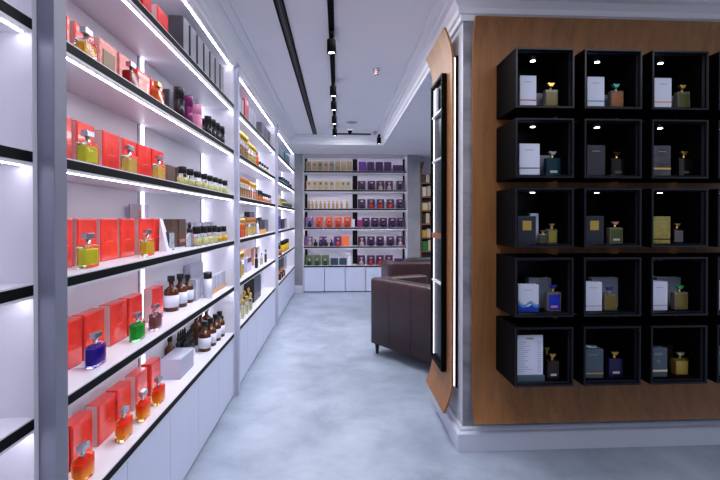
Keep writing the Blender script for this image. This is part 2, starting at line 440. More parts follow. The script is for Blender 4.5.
# materials for goods
G_CLEAR = P('clear_glass', (248, 250, 250), .02, trans=1, ior=1.18)
L_YG = P('liquid_yellow_green', (226, 222, 40), .15, trans=.25)
L_YEL = P('liquid_yellow', (240, 214, 110), .15, trans=.35)
L_ORG = P('liquid_orange', (236, 120, 20), .15, trans=.4, noise=.2, nscale=30)
def zgrad(m, lo, hi, z0, z1):
    nt = m.node_tree; b = nt.nodes['Principled BSDF']; tc = nt.nodes.new('ShaderNodeTexCoord'); sp = nt.nodes.new('ShaderNodeSeparateXYZ'); mr = nt.nodes.new('ShaderNodeMapRange')
    mr.inputs['From Min'].default_value = z0; mr.inputs['From Max'].default_value = z1; r = nt.nodes.new('ShaderNodeValToRGB')
    r.color_ramp.elements[0].color = lin(lo); r.color_ramp.elements[1].color = lin(hi)
    nt.links.new(tc.outputs['Object'], sp.inputs[0]); nt.links.new(sp.outputs['Z'], mr.inputs['Value']); nt.links.new(mr.outputs[0], r.inputs['Fac']); nt.links.new(r.outputs['Color'], b.inputs['Base Color'])
L_SUNSET = P('liquid_sunset', (240, 120, 30), .15, trans=.1); zgrad(L_SUNSET, (255, 200, 70), (244, 70, 26), .015, .075)
G_SUNSET = P('sunset_glass', (240, 120, 30), .03, trans=1, ior=1.18); zgrad(G_SUNSET, (255, 222, 150), (252, 150, 110), .01, .09)
L_PINK = P('liquid_rose', (150, 110, 110), .15, trans=.5)
L_PURP = P('liquid_purple', (66, 36, 160), .12, trans=.2)
L_GRN = P('liquid_green', (24, 180, 62), .12, trans=.2)
G_PURP = P('purple_glass', (176, 166, 235), .03, trans=1, ior=1.18); G_GRN = P('green_glass', (170, 240, 190), .03, trans=1, ior=1.18)
G_ORG = glass('orange_glass', (246, 110, 30), trans=.5); G_AMB = P('amber_glass', (92, 44, 14), .12, trans=.25)
G_RED = P('dark_red_glass', (128, 16, 24), .2)
BLACKP = P('black_plastic', (12, 12, 14), .35)
PAPER = P('paper_label_white', (214, 216, 232), .6)
GREYBX = P('grey_card', (92, 92, 106), .5, noise=.08, nscale=20); DGREYBX = P('dark_grey_card', (52, 48, 58), .5)
LGREY = P('light_grey_card', (176, 176, 194), .55); BROWN = P('brown_card', (92, 70, 62), .6, noise=.12, nscale=14)
PINKPAT = P('pink_pattern_card', (222, 140, 130), .45, noise=.3, nscale=40)
BRONZE = P('bronze_emblem', (110, 90, 70), .4, .6)
PALEEM = P('faint_red_print', (236, 92, 78), .3)
REM = (PALEEM, .07, .004, .075)
def red(row, x0, x1, side=False, h=.19, Xf=-1.04, z=0):
    return LBOX(1, row, x0, x1, 'red perfume box with white side' if side else 'red perfume box', RED, Xf, .055, h, REDP, (PALEEM, .05, .003, h*.45), PINKSIDE if side else None)
def flac(row, cx, desc, key, gl, liq, cap=SILVER, X=-.965, h=.135):
    LPUT(1, row, cx, X, desc, 'perfume bottle', key, lambda: mk_flacon(.092, .042, h, gl, liq, cap))

# --- unit 1, top shelf
for a, b, s in ((124, 131, 0), (132, 142, 0), (144, 152.6, 0), (158, 169, 1)): red('S', a, b, s, h=.2, Xf=-1.0)
LBOX(1, 'S', 172, 174.8, 'slim black box', DGREYBX, -1.03, .08, .22)
for a, b in ((183.5, 189.5), (190.8, 196.8), (198, 203.6), (204.6, 209.6), (210.6, 215), (215.8, 219.8), (220.6, 224)):
    LBOX(1, 'S', a, b, 'tall charcoal perfume box', DGREYBX, -.95, .09, .26, front=P('ash_card_lit', (140, 140, 152), .5))  # paler front paints in the light on the corridor-facing side
# --- row A
red('A', 66, 71); red('A', 75, 95, 1)
LBOX(1, 'A', 100, 118, 'pink patterned box with silver plaque', PINKPAT, -1.04, .055, .2, emblem=(BRONZE, .1, .12, .04), sidem=PINKSIDE)
LBOX(1, 'A', 120, 131, 'plain pink patterned box', PINKPAT, -1.04, .055, .2, emblem=(BRONZE, .04, .06, .06))
red('A', 137.5, 150.5); red('A', 151.5, 163)
flac('A', 87, 'yellow perfume bottle with silver cap', 'fl_yel_org', G_CLEAR, P('liquid_orange_yellow', (240, 170, 30), .15, trans=.3))
flac('A', 131.5, 'dark red perfume bottle with silver cap', 'fl_red', G_RED, G_RED)
flac('A', 158, 'amber perfume bottle with gold cap', 'fl_amb', G_ORG, L_ORG, GOLD)
LBOX(1, 'A', 169, 178, 'square charcoal box behind canisters', DGREYBX, -1.02, .09, .19, front=GREYBX)
LBOX(1, 'A', 179.5, 190, 'tall grey box behind canisters', GREYBX, -1.08, .05, .17)
LBOX(1, 'A', 192, 205, 'long grey box behind canisters', GREYBX, -1.09, .05, .15)
CAN = P('black_canister', (16, 14, 20), .3); MAG = P('magenta_canister', (120, 22, 92), .3); PNK = P('pink_canister', (222, 140, 176), .35)
LPUT(1, 'A', 179.2, -.965, 'tall black canister', 'canister', 'can_b', lambda: mk_canister(.031, .2, CAN, CAN))
LPUT(1, 'A', 188.2, -.965, 'magenta canister', 'canister', 'can_m', lambda: mk_canister(.031, .19, MAG, MAG))
LPUT(1, 'A', 197, -.965, 'pale pink canister', 'canister', 'can_p', lambda: mk_canister(.035, .18, PNK, PNK))
for i, x in enumerate((202.4, 208.3, 212.5, 217, 221.5)):
    LPUT(1, 'A', x, -.965 if i else -1.03, 'small black canister', 'canister', 'can_s', lambda: mk_canister(.027, .165, CAN, CAN))
# --- row B
red('B', 58, 72.5); red('B', 76.5, 95, 1); red('B', 103, 120, 1); red('B', 122.5, 137, 1); red('B', 138, 151.5); red('B', 152.5, 164)
flac('B', 88, 'yellow green perfume bottle', 'fl_yg', G_CLEAR, L_YG)
flac('B', 129.5, 'pale yellow perfume bottle', 'fl_py', G_CLEAR, L_YEL)
flac('B', 159, 'clear perfume bottle in front of red box', 'fl_cl', G_CLEAR, L_YEL)
LBOX(1, 'B', 167.5, 175, 'brown box', BROWN, -1.05, .06, .13)
LBOX(1, 'B', 181, 189, 'pale grey box with brown side behind bottles', BROWN, -1.05, .07, .14, front=LGREY)
LBOX(1, 'B', 190.5, 199, 'white box with brown side behind bottles', BROWN, -1.05, .07, .14, front=PAPER)
LBOX(1, 'B', 201, 210, 'light grey box behind bottles', LGREY, -1.09, .05, .13)
L_PALE = P('liquid_pale_green', (222, 220, 150), .15, trans=.5)
for x in (182.5, 189.7, 197.6, 203.8, 209.5, 214.8, 219.2, 224.6):
    LPUT(1, 'B', x, -.955, 'black capped clear perfume bottle', 'perfume bottle', 'cb', lambda: mk_capbottle(.062, .115, G_CLEAR, L_PALE, BLACKP))
# --- row C
red('C', 56, 73); red('C', 77, 97, 1); red('C', 100.5, 118, 1); red('C', 120, 135, 1); red('C', 139, 152, 1); red('C', 152.5, 162.5)
flac('C', 88, 'yellow green perfume bottle', 'fl_yg', G_CLEAR, L_YG)
flac('C', 147, 'golden perfume bottle', 'fl_go', G_CLEAR, P('liquid_gold', (234, 196, 50), .15, trans=.25))
t = LPUT(1, 'C', 139, -1.125, 'clear acrylic sign with gold crest behind red boxes', 'sign', 'sign', lambda: (lambda e: (box('acrylic_panel', -.11, .11, -.003, .003, 0, .27, glass('acrylic', (225, 215, 232), .1, .6), e, .001),
        box('gold_crest', -.02, .02, -.0045, -.0032, .205, .235, GOLD, e), box('base_plate', -.11, .11, -.02, .02, 0, .006, G_CLEAR, e), e)[-1])(empty('acrylic_sign')))
# leaning booklet and small frame
def booklet():
    e = empty('folded_card'); bm = bmesh.new()
    v = [bm.verts.new(p) for p in ((-.04, -.02, 0), (.04, -.02, 0), (-.04, .02, .19), (.0, .02, .19), (-.04, .024, .0), (.04, .024, 0))]
    bm.faces.new((v[0], v[1], v[3], v[2])); bm.faces.new((v[4], v[2], v[3], v[5])); bm.faces.new((v[0], v[2], v[4])); bm.faces.new((v[1], v[5], v[3])); bm.faces.new((v[0], v[4], v[5], v[1]))
    link('card', bm, PAPER, e); return e
LPUT(1, 'C', 166, -1.0, 'white folded card leaning beside red boxes', 'card', 'bk', booklet)
LBOX(1, 'C', 168.6, 174.5, 'small dark framed picture card', DGREYBX, -.985, .02, .11, front=P('picture_grey', (150, 158, 170), .4, noise=.4, nscale=30), name='picture_frame', cat='picture frame')
LBOX(1, 'C', 172, 178, 'plain brown box', BROWN, -1.07, .06, .185)
LBOX(1, 'C', 179, 186, 'brown box with pink band', BROWN, -1.06, .06, .185, emblem=(P('pink_band', (214, 120, 130), .5), .1, .02, .03))
for a, b in ((188, 194), (195.5, 202), (203.5, 210), (211.5, 219)):
    LBOX(1, 'C', a, b, 'light grey box behind bottles', LGREY, -1.08, .05, .16)
LPUT(1, 'C', 189.6, -.99, 'slim clear bottle with dropper', 'bottle', 'drop_c', lambda: mk_dropper(.028, .165, G_CLEAR, BLACKP))
for i, x in enumerate((196.5, 203.3, 208.6, 213.6, 218, 223.2)):
    yl = P('liquid_deep_yellow', (226, 176, 30), .15, trans=.3)
    if i < 4: LPUT(1, 'C', x, -.965, 'black capped clear perfume bottle', 'perfume bottle', 'cb2', lambda: mk_capbottle(.066, .135, G_CLEAR, L_PALE, BLACKP))
    else: LPUT(1, 'C', x, -.965, 'black capped yellow perfume bottle', 'perfume bottle', 'cb3', lambda: mk_capbottle(.066, .125, G_CLEAR, yl, BLACKP))
# --- row D
red('D', 58, 82); red('D', 84, 104.5); red('D', 110.3, 127, 1); red('D', 128.5, 142.5); red('D', 152.5, 163, 1)
flac('D', 95, 'deep purple perfume bottle', 'fl_pu', G_PURP, L_PURP)
flac('D', 137, 'bright green perfume bottle', 'fl_gr', G_GRN, L_GRN)
flac('D', 155, 'smoky rose perfume bottle', 'fl_ro', P('rose_glass', (235, 215, 225), .03, trans=1, ior=1.18), L_PINK)
for x, X, sc in ((171, -1.06, 1), (180, -1.05, .98), (187.3, -1.05, .88)):
    LPUT(1, 'D', x, X, 'amber apothecary bottle with white label', 'bottle', 'amb', lambda: mk_round(.045, .222, G_AMB, BLACKP, PAPER), sc=sc)
for x in (196, 198.2, 200.4, 202.5):
    LBOX(1, 'D', x-.0, x+2.05, 'upright slim silver grey box', LGREY, -.985 - .012*(x-191)/3, .07, .15)
LBOX(1, 'D', 190.5, 203.5, 'tall light grey box at the back', LGREY, -1.1, .05, .235)
LPUT(1, 'D', 207.6, -.965, 'white tube with black cap', 'tube', 'tube', lambda: (lambda e: (lobj('body', [(0, 0), (.03, 0), (.03, .14), (0, .14)], PAPER, e, 18), lobj('cap', [(0, .141), (.03, .141), (.03, .19), (0, .19)], BLACKP, e, 18), e)[-1])(empty('cosmetic_tube')))
a, b = YL(211.3, -.97), YL(226, -.97)
def tray():
    e = empty('wooden_tray'); L = b-a
    box('tray_base', -L/2, L/2, -.03, .03, 0, .008, OAKL, e); box('tray_rail', -L/2, L/2, -.034, -.03, 0, .03, OAKL, e); box('tray_rail', -L/2, L/2, .03, .034, 0, .03, OAKL, e); return e
OAKL = P('light_wood', (196, 150, 110), .5, noise=.15, nscale=30)
o = tray(); o.location = (-1.0, (a+b)/2, RZ['D']+.0005); o.rotation_euler.z = PI/2; reg(o, 'light wooden tray holding grey boxes', 'tray', 1, 'D', 218)
for x0, x1 in ((211.8, 215), (215.3, 218.3), (218.6, 221.9), (222.2, 225.2)):
    LBOX(1, 'D', x0, x1, 'grey box standing in wooden tray', LGREY, -.975, .05, .125, z=.009)
# --- counter row
red('K', 55, 68.5, h=.18, Xf=-1.045); red('K', 70.5, 92, h=.18); red('K', 97, 115, 1, h=.18); red('K', 116.5, 130.5, h=.18); red('K', 135.2, 147, 1, h=.18); red('K', 150.3, 160.3, h=.18)
for x in (82, 123.2, 142.6, 157.8):
    flac('K', x, 'orange perfume bottle with silver cap', 'fl_or', G_SUNSET, L_SUNSET, X=-.965, h=.14)
a, b = 2.69, 2.94
o = mk_box(.25, .12, .125, LGREY, front=P('lilac_grey_card', (164, 162, 186), .5), name='gift_box'); o.location = (-1.03, 2.815, RZ['K']+.0005); o.rotation_euler.z = PI/2; reg(o, 'large pale grey box lying in front of droppers', 'box', 1, 'K', 178)
LPUT(1, 'K', 169.5, -1.128, 'amber bottle behind the pale grey box', 'bottle', 'amb_s', lambda: mk_round(.035, .2, G_AMB, BLACKP, None, .45))
o = box('display_riser', -.09, .09, -.045, .045, 0, .06, PAPER, None, .002); o.location = (-1.08, 3.08, RZ['K']+.0005); o.rotation_euler.z = PI/2; reg(o, 'low white riser under droppers', 'riser', 1, 'K', 190)
for i in range(8):
    yy = 3.02+.042*(i//2); xx = -1.05 if i % 2 == 0 else -1.1
    o = proto('drop', lambda: mk_dropper(.018, .15, P('dark_glass', (30, 26, 34), .2), BLACKP)); o.location = (xx, yy, RZ['K']+.061); o.rotation_euler.z = PI/2
    reg(o, 'small dark dropper bottle on white riser', 'bottle', 1, 'K', 175+2*i+(.5 if i % 2 else 0))
for x, X, sc in ((204.3, -1.0, 1.0), (210.3, -.995, .96), (215.3, -.995, .96), (219.3, -.995, .95)):
    LPUT(1, 'K', x, X, 'amber bottle with white label', 'bottle', 'amb', None, sc=sc)
LPUT(1, 'K', 222.4, -1.01, 'tall dark bottle with white label', 'bottle', 'tall_dk', lambda: mk_round(.05, .255, P('dark_brown_glass', (34, 22, 16), .2), BLACKP, PAPER))
for x, z in ((196, .0), (200.5, 0), (206, .0), (211, 0)):
    LPUT(1, 'K', x, -1.115, 'dark amber bottle in the back row', 'bottle', 'amb_b', lambda: mk_round(.043, .25, G_AMB, BLACKP, None, .5))

# --- unit 2 (middle)
def L2(row, x0, x1, desc, mat, h, Xf=-.97, d=.07, **k): return LBOX(2, row, x0, x1, desc, mat, Xf, d, h, **k)
REDB = P('crimson_card', (196, 40, 48), .4)
for x0, x1 in ((239.6, 241.4), (242, 244)): L2('S', x0, x1, 'pale grey box', LGREY, .22)
L2('S', 245, 248.5, 'tall crimson box', REDB, .27)
for x0, x1 in ((249, 251), (251.4, 253.4), (253.9, 256.2)): L2('S', x0, x1, 'tall white box right of the crimson box', LGREY, .24)
for x0, x1 in ((262, 265), (265.5, 268.3), (268.8, 271.6)): L2('S', x0, x1, 'wide grey box at the right end', GREYBX, .24)
L_GOLD = P('liquid_amber_gold', (190, 136, 62), .2, trans=.3); G_GOLDB = P('golden_glass', (214, 184, 130), .2, trans=.3); WOODCAP = P('wooden_cap', (176, 112, 62), .5)
def L2P(row, x, desc, cat, key, fn, X=-.96, **k):
    o = LPUT(2, row, x, X, desc, cat, key, fn, **k); o.scale = (.54, .54, 1); return o
for x in (240.1, 241.6, 243.2, 244.8, 246.4): L2P('A', x, 'tall golden bottle', 'bottle', 'g_tall', lambda: mk_ball(.075, .27, G_CLEAR, L_GOLD, GOLD))
for x in (248.4, 250, 251.6, 253.2, 254.8): L2P('A', x, 'pale bottle with gold cap', 'bottle', 'g_pale', lambda: mk_ball(.07, .23, G_CLEAR, L_YEL, GOLD))
L2P('A', 257, 'squat orange bottle', 'bottle', 'g_org', lambda: mk_ball(.09, .2, G_ORG, L_ORG, WOODCAP))
for x in (259.5, 262, 264.5, 267): L2P('A', x, 'low black capped bottle', 'bottle', 'low_blk', lambda: mk_capbottle(.1, .1, G_CLEAR, L_YEL, BLACKP))
for x in (240.1, 241.8, 243.5, 245.2, 246.9, 248.6): L2P('B', x, 'golden bottle with orange ball cap', 'bottle', 'b_org', lambda: mk_ball(.08, .21, G_CLEAR, L_GOLD, WOODCAP))
for x in (250.6, 252.3, 254, 255.7): L2P('B', x, 'amber bottle with gold ball cap', 'bottle', 'b_amb', lambda: mk_ball(.085, .2, G_CLEAR, L_ORG, GOLD))
for i, x in enumerate((257.6, 259.3, 261)): L2P('B', x, 'short amber bottle with black cap', 'bottle', 'b_blk', lambda: mk_capbottle(.095, .135, G_AMB, L_ORG, BLACKP))
for i, x in enumerate((262.8, 264.6, 266.3, 268, 269.6)): L2P('B', x, 'short pink bottle with black cap', 'bottle', 'b_blk2', lambda: mk_capbottle(.095, .12, G_CLEAR, P('liquid_blush', (210, 130, 110), .2, trans=.3), BLACKP))
for x in (240.1, 241.8, 243.4): L2P('C', x, 'orange bottle with gold cap', 'bottle', 'c_org', lambda: mk_ball(.085, .19, G_ORG, L_ORG, GOLD))
L2P('C', 245.4, 'tall peach bottle with dark cap', 'bottle', 'c_tall', lambda: mk_round(.04, .26, P('peach_glass', (220, 170, 140), .2, trans=.2), BLACKP), X=-1.06)
L2('C', 249.5, 254.5, 'wide dark box with silver front', DGREYBX, .27, Xf=-1.09, d=.06, front=GREYBX)
for x in (247, 248.6, 250.2, 251.8, 253.4, 255): L2P('C', x, 'clear bottle with amber ball cap', 'bottle', 'c_amb', lambda: mk_ball(.075, .2, G_CLEAR, L_YEL, WOODCAP))
L2P('C', 257.6, 'white cone shaped bottle', 'bottle', 'c_cone', lambda: (lambda e: (lobj('glass_body', [(0, 0), (.05, 0), (.02, .12), (.012, .13), (0, .13)], PAPER, e, 16), lobj('cap', [(0, .131), (.014, .131), (.014, .16), (0, .16)], SILVER, e, 12), e)[-1])(empty('cone_bottle')))
L2('C', 260, 261.8, 'upright black box', DGREYBX, .2, Xf=-1.0)
L2('C', 261, 266, 'low orange box', P('orange_card', (232, 160, 70), .5), .05, Xf=-.925, d=.022)
L2('C', 264.5, 272, 'long grey box', GREYBX, .17, Xf=-1.0, d=.05)
for x in (240.2, 242): L2P('D', x, 'tall yellow bottle with gold cap', 'bottle', 'd_yel', lambda: mk_ball(.075, .26, G_CLEAR, L_YG and P('liquid_sun', (226, 190, 60), .2, trans=.3), GOLD))
PEACH = P('peach_card', (226, 176, 160), .5)
for x0, x1 in ((245.4, 248.4), (248.7, 251.2)): L2('D', x0, x1, 'peach box standing at the back', PEACH, .22, Xf=-1.08, d=.05, front=PINKSIDE)
L2('D', 247, 251.6, 'lavender box with dark lid', P('lavender_card', (190, 184, 214), .5), .15, Xf=-.98, d=.06, emblem=(DGREYBX, .2, .05, .1))
for x0, x1 in ((253.9, 255.2), (257.4, 259.8)): L2('D', x0, x1, 'slim copper edged box', P('copper_card', (190, 128, 100), .4), .21, Xf=-1.04, d=.05, front=PAPER)
L2P('D', 256.4, 'black bottle beside copper boxes', 'bottle', 'd_blk', lambda: mk_ball(.08, .17, CAN, CAN, BLACKP))
L2P('D', 261.6, 'clear square bottle', 'bottle', 'd_clr', lambda: mk_flacon(.11, .05, .15, G_CLEAR, L_PALE, SILVER))
L2P('D', 265.6, 'dark bottle with square cap', 'bottle', 'd_dk', lambda: mk_flacon(.1, .05, .17, DGREYBX, DGREYBX, BLACKP))
for i, x in enumerate((240, 242.4, 244.4, 246.6, 248.4, 250.4)): L2P('K', x, 'pale green bottle with gold ball cap', 'bottle', 'k_g', lambda: mk_ball(.075, .19, G_CLEAR, L_PALE, GOLD), X=-.945 if i % 2 else -1.035)
L2('K', 239.5, 243.2, 'tall cream box behind gold capped bottles', P('cream_card', (206, 204, 196), .5), .25, Xf=-1.1, d=.05)
L2('K', 253.8, 260.6, 'large black box', P('black_card', (24, 24, 32), .4), .28, Xf=-.985, d=.12, front=P('charcoal_front', (46, 48, 62), .4), emblem=(GREYBX, .05, .05, .12))
for x0, x1 in ((261.8, 263.3), (264, 266)): L2('K', x0, x1, 'tall white box beside the black box', PAPER, .27, Xf=-1.06, d=.08)
# --- unit 3 (far)
def L3(row, x0, x1, desc, mat, h, Xf=-.99, d=.07, **k): return LBOX(3, row, x0, x1, desc, mat, Xf, d, h, **k)
TEAL = P('teal_card', (22, 104, 112), .4); TEALG = P('grey_teal_card', (120, 142, 146), .5); BLUEC = P('blue_card', (44, 66, 150), .4)
for x0, x1 in ((278.2, 279.6), (280, 281.8), (282.2, 284)): L3('S', x0, x1, 'grey teal box', TEALG, .22)
L3('S', 285.2, 289.8, 'broad teal box', TEAL, .26)
for x in (280.4, 282.6, 284.8, 287): LPUT(3, 'A', x, -.98, 'teal tin with dark lid', 'tin', 'teal_tin', lambda: mk_canister(.048, .11, TEAL, CAN))
for x in (278.2, 289.4): LPUT(3, 'A', x, -1.0, 'dark round tin', 'tin', 'dk_tin', lambda: mk_canister(.045, .1, DGREYBX, CAN))
for x in (278.6, 280.2): LPUT(3, 'B', x, -.98, 'small gold topped bottle', 'bottle', 't_gold', lambda: mk_ball(.07, .15, G_GOLDB, L_GOLD, GOLD))
L3('B', 281.5, 287.6, 'long teal box', TEAL, .17, Xf=-1.06, d=.05)
for x in (282.5, 284.7, 286.8, 288.8): LPUT(3, 'B', x, -.96, 'low dark green tin', 'tin', 'gr_tin', lambda: mk_canister(.06, .08, P('green_tin', (30, 70, 52), .4), GOLD))
L3('C', 277.9, 280.6, 'royal blue box', BLUEC, .22)
L3('C', 282.2, 284.3, 'dark framed box', DGREYBX, .17); L3('C', 284.7, 286.9, 'grey box with silver front', GREYBX, .18, front=LGREY)
for x in (278.7, 280.4): LPUT(3, 'D', x, -1.0, 'black bottle with silver cap', 'bottle', 'd3b', lambda: mk_ball(.065, .2, CAN, CAN, SILVER))
L_SUN = P('yellow_glass', (232, 186, 30), .2, trans=.2)
for x in (282.2, 283.9, 285.5, 287): LPUT(3, 'D', x, -.96, 'bright yellow bottle with dark cap', 'bottle', 'd3y', lambda: mk_capbottle(.085, .2, L_SUN, L_SUN, BLACKP))
LPUT(3, 'D', 278.6, -.94, 'squat red bottle', 'bottle', 'd3r', lambda: mk_capbottle(.1, .09, G_RED, G_RED, GOLD))
L3('K', 280, 283.8, 'dark green gift box', P('dark_olive_card', (52, 62, 56), .5), .24, Xf=-1.05); L3('K', 285.3, 286.6, 'slim grey box', LGREY, .24, Xf=-1.03)
for x in (278.8, 280.8, 282.6): LPUT(3, 'K', x, -.95, 'brown bottle with copper cap', 'bottle', 'k3', lambda: mk_ball(.1, .15, G_AMB, L_ORG, P('copper_metal', (200, 120, 80), .3, 1)))

# ------------------------------------------------------------------ back wall goods
BY = 9.13
def BBOX(unit, row, cx, wpx, desc, mat, h=.2, front=None, Y=BY, d=.07, emblem=None):
    x0, x1 = XR(cx-wpx/2, Y-d/2), XR(cx+wpx/2, Y-d/2)
    key = ('bb', desc, round(wpx, 1), h)
    o = proto(key, lambda: mk_box(x1-x0, d, h, mat, front, emblem, bev=.003)); o.location = ((x0+x1)/2, Y, RZ[row]+.0005)
    reg(o, desc, 'box', unit, row, cx); return o
def BPUT(unit, row, cx, desc, key, fn, Y=9.05, cat='perfume bottle'):
    o = proto(key, fn); o.location = (XR(cx, Y), Y, RZ[row]+.0005); reg(o, desc, cat, unit, row, cx); return o
TANB = P('tan_card', (166, 146, 118), .55, noise=.1, nscale=20); TANG = P('khaki_card', (138, 134, 110), .55, noise=.08, nscale=20); TANM = P('maroon_motif', (150, 70, 60), .5)
DKM = P('dark_motif', (80, 60, 50), .5); GLDM = P('gold_motif', (190, 150, 60), .4); BLM = P('blue_motif', (70, 90, 120), .5)
for i, x in enumerate((308.8, 314.6, 320.2, 326, 331.8, 337.7, 343.6, 349.4)):
    m = (TANM, TANM, DKM, TANM, BLM, GLDM, None, None)[i]
    BBOX('BL', 'S', x, 5.3, ('khaki box with maroon motif', 'pinkish tan box with motif', 'khaki box with dark motif', 'tan box with maroon motif', 'khaki box with blue motif', 'tan box with gold motif', 'plain tan box', 'plain tan box')[i],
         (TANG, TANB, TANG, TANB, TANG, TANG, TANB, TANB)[i], .21, emblem=(m, .05, .05, .11) if m else None)
for i, x in enumerate((309, 314.8, 320.6, 326.3, 331.8, 337.8, 343.2, 348.2)):
    m = (TANM, TANM, DKM, TANM, BLM, GLDM, TANM, BLM)[i]
    BBOX('BL', 'A', x, 5.1, 'beige box with small %s motif' % ('maroon', 'maroon', 'dark', 'maroon', 'blue', 'gold', 'maroon', 'blue')[i], P('beige_card', (190, 176, 146), .55, noise=.06, nscale=20), .195, emblem=(m, .04, .045, .11))
for i, x in enumerate((309.2, 312.6, 316.5, 320.7, 325, 328.9, 333.3, 337.2, 341.7, 347)):
    BPUT('BL', 'B', x, 'small golden bottle with gilt cap', 'sm_gold', lambda: mk_ball(.05, .165, G_GOLDB, L_GOLD, GOLD))
PUR = P('purple_card', (66, 34, 84), .4, noise=.12, nscale=14); PURB = P('violet_card', (88, 42, 130), .4); LIL = P('lilac_card', (120, 96, 150), .45)
ORR = P('coral_card', (214, 84, 60), .4, noise=.08, nscale=14); ORG = P('bright_orange_card', (238, 112, 62), .4)
def woman(gl, liq, cap): return lambda: mk_round(.042, .165, gl, cap, None, .62, .5, name='perfume_bottle', n=12)
PB_DK = P('dark_plum_glass', (26, 14, 30), .2); PB_OR = P('red_amber_glass', (170, 50, 20), .2); PB_PL = P('pale_glass', (200, 170, 150), .2, trans=.2)
GCAP = P('pale_gold_cap', (230, 196, 140), .35, .6)
for i, (x, w) in enumerate(((362.4, 7.2), (370.8, 7), (379.4, 7.2), (387.8, 7.2))): BBOX('BR', 'S', x, w, 'violet box' if i == 0 else 'dark purple box', PURB if i == 0 else PUR, .205)
BBOX('BR', 'S', 398, 10, 'low wide plum box', PUR, .14)
def purple_row(row, xs, kinds, hs=.2):
    for x, k in zip(xs, kinds):
        BBOX('BR', row, x, 7.6, 'purple box behind bottle', PUR, hs)
        gl = {'d': PB_DK, 'o': PB_OR, 'p': PB_PL}[k]; dn = {'d': 'dark perfume bottle with gold cap', 'o': 'amber perfume bottle with gold cap', 'p': 'pale perfume bottle with gold cap'}[k]
        BPUT('BR', row, x, dn, 'wm_'+k, woman(gl, None, GCAP))
purple_row('A', (361.8, 371.5, 380.4, 389.2, 400.2), 'ddppd'); purple_row('B', (361.8, 371.2, 380.6, 390.4, 400.3), 'doood'); purple_row('C', (366, 375, 383.3, 392.3, 400.8), 'ddddd')
purple_row('D', (361.8, 371, 380.2, 390.4, 400.3), 'pdddp'); purple_row('K', (361.3, 371, 380, 389), 'pooo')
BBOX('BR', 'K', 399, 9, 'low purple box', PUR, .13)
BBOX('BR', 'C', 359.6, 4.6, 'low magenta box', P('magenta_card', (150, 30, 110), .4), .15)
BBOX('BL', 'C', 309.5, 7.6, 'lilac box', LIL, .21); BPUT('BL', 'C', 309.5, 'dark perfume bottle', 'wm_d', None)
for x in (319, 329, 338.4, 347.4):
    BBOX('BL', 'C', x, 7.4, 'coral red box', ORR, .21); BPUT('BL', 'C', x, 'amber perfume bottle', 'wm_o', None)
BBOX('BL', 'D', 309, 7.4, 'lilac box', LIL, .2); BPUT('BL', 'D', 309.5, 'golden perfume bottle', 'wm_p', None)
for x in (323, 337.6): BBOX('BL', 'D', x, 7.4, 'violet box', PURB, .2)
for x in (315.5, 320.8, 326, 331.6): BPUT('BL', 'D', x, 'black perfume bottle', 'wm_d', None)
BPUT('BL', 'D', 338.2, 'red perfume bottle', 'wm_o', None)
BBOX('BL', 'D', 345.4, 7.4, 'bright orange box', ORG, .21)
OLV = P('olive_card', (86, 98, 70), .5)
for x in (309.2, 317, 325.2):
    BBOX('BL', 'K', x, 7.4, 'olive green box', OLV, .21); BPUT('BL', 'K', x, 'green perfume bottle with pale label', 'wm_g', lambda: mk_flacon(.075, .04, .14, P('dark_green_glass', (30, 62, 34), .2), P('pale_liquid', (200, 206, 170), .3), SILVER))
for x in (334.4, 343): BBOX('BL', 'K', x, 7.4, 'low dark teal box', P('dark_teal_card', (34, 62, 74), .4, noise=.4, nscale=40), .145)
BBOX('BL', 'K', 349.6, 3.4, 'slim white box', PAPER, .19); BBOX('BL', 'C', 353, 3.6, 'white card box', PAPER, .17, Y=9.1)

# ------------------------------------------------------------------ display cubes on the oak panel
CW = .355; CG = .418; CR = .4148; CY0 = 2.50; CX0 = 1.050; CTOP = 2.558
ROWC = ['top', 'second', 'third', 'fourth', 'bottom']; COLC = ['first', 'second', 'third', 'rightmost cut-off']
def mk_cube():
    t = empty('display_cube'); D = WY-CY0-.002; th = .016; hw = CW/2
    bev = .004
    for nm, a in (('top_board', (-hw, hw, 0, D, CW-th, CW)), ('bottom_board', (-hw, hw, 0, D, 0, th)), ('side_board', (-hw, -hw+th, 0, D, th, CW-th)), ('side_board', (hw-th, hw, 0, D, th, CW-th))):
        box(nm, *a, BLACK, t, .0015)
    box('back_board', -hw+th, hw-th, D-.008, D, th, CW-th, BLACKIN, t)
    # chamfered inner lip at the front
    bm = bmesh.new(); o_, i_ = hw, hw-.014
    def ring(m, y, zc=CW/2): return [bm.verts.new((sx*m, y, zc+sz*m)) for sx, sz in ((-1, -1), (1, -1), (1, 1), (-1, 1))]
    A = ring(hw-.001, -.006); B = ring(hw-.010, -.006); Cc = ring(hw-.022, .022); D_ = ring(hw-.001, .0)
    for R1, R2 in ((D_, A), (A, B), (B, Cc)):
        for k in range(4): bm.faces.new((R1[k], R1[(k+1) % 4], R2[(k+1) % 4], R2[k]))
    E = ring(hw-.016, .022)
    for k in range(4): bm.faces.new((Cc[k], Cc[(k+1) % 4], E[(k+1) % 4], E[k]))
    link('front_lip', bm, P('black_lit_lip', (20, 22, 32), .3, spec=.35), t)  # lip colour lightened to imitate lamp light caught on the bevel
    bm = bmesh.new(); lathe(bm, [(0, CW-th-.002), (.017, CW-th-.002), (.018, CW-th-.0005), (0, CW-th-.0005)], 14, -.0, .16); dl = link('downlight', bm, SILVER, t)
    bm = bmesh.new(); lathe(bm, [(0, CW-th-.0035), (.014, CW-th-.0035), (.014, CW-th-.0021), (0, CW-th-.0021)], 14, -.0, .16); link('lamp_disc', bm, emis('lamp_disc', (228, 236, 255), 16), dl)
    return t
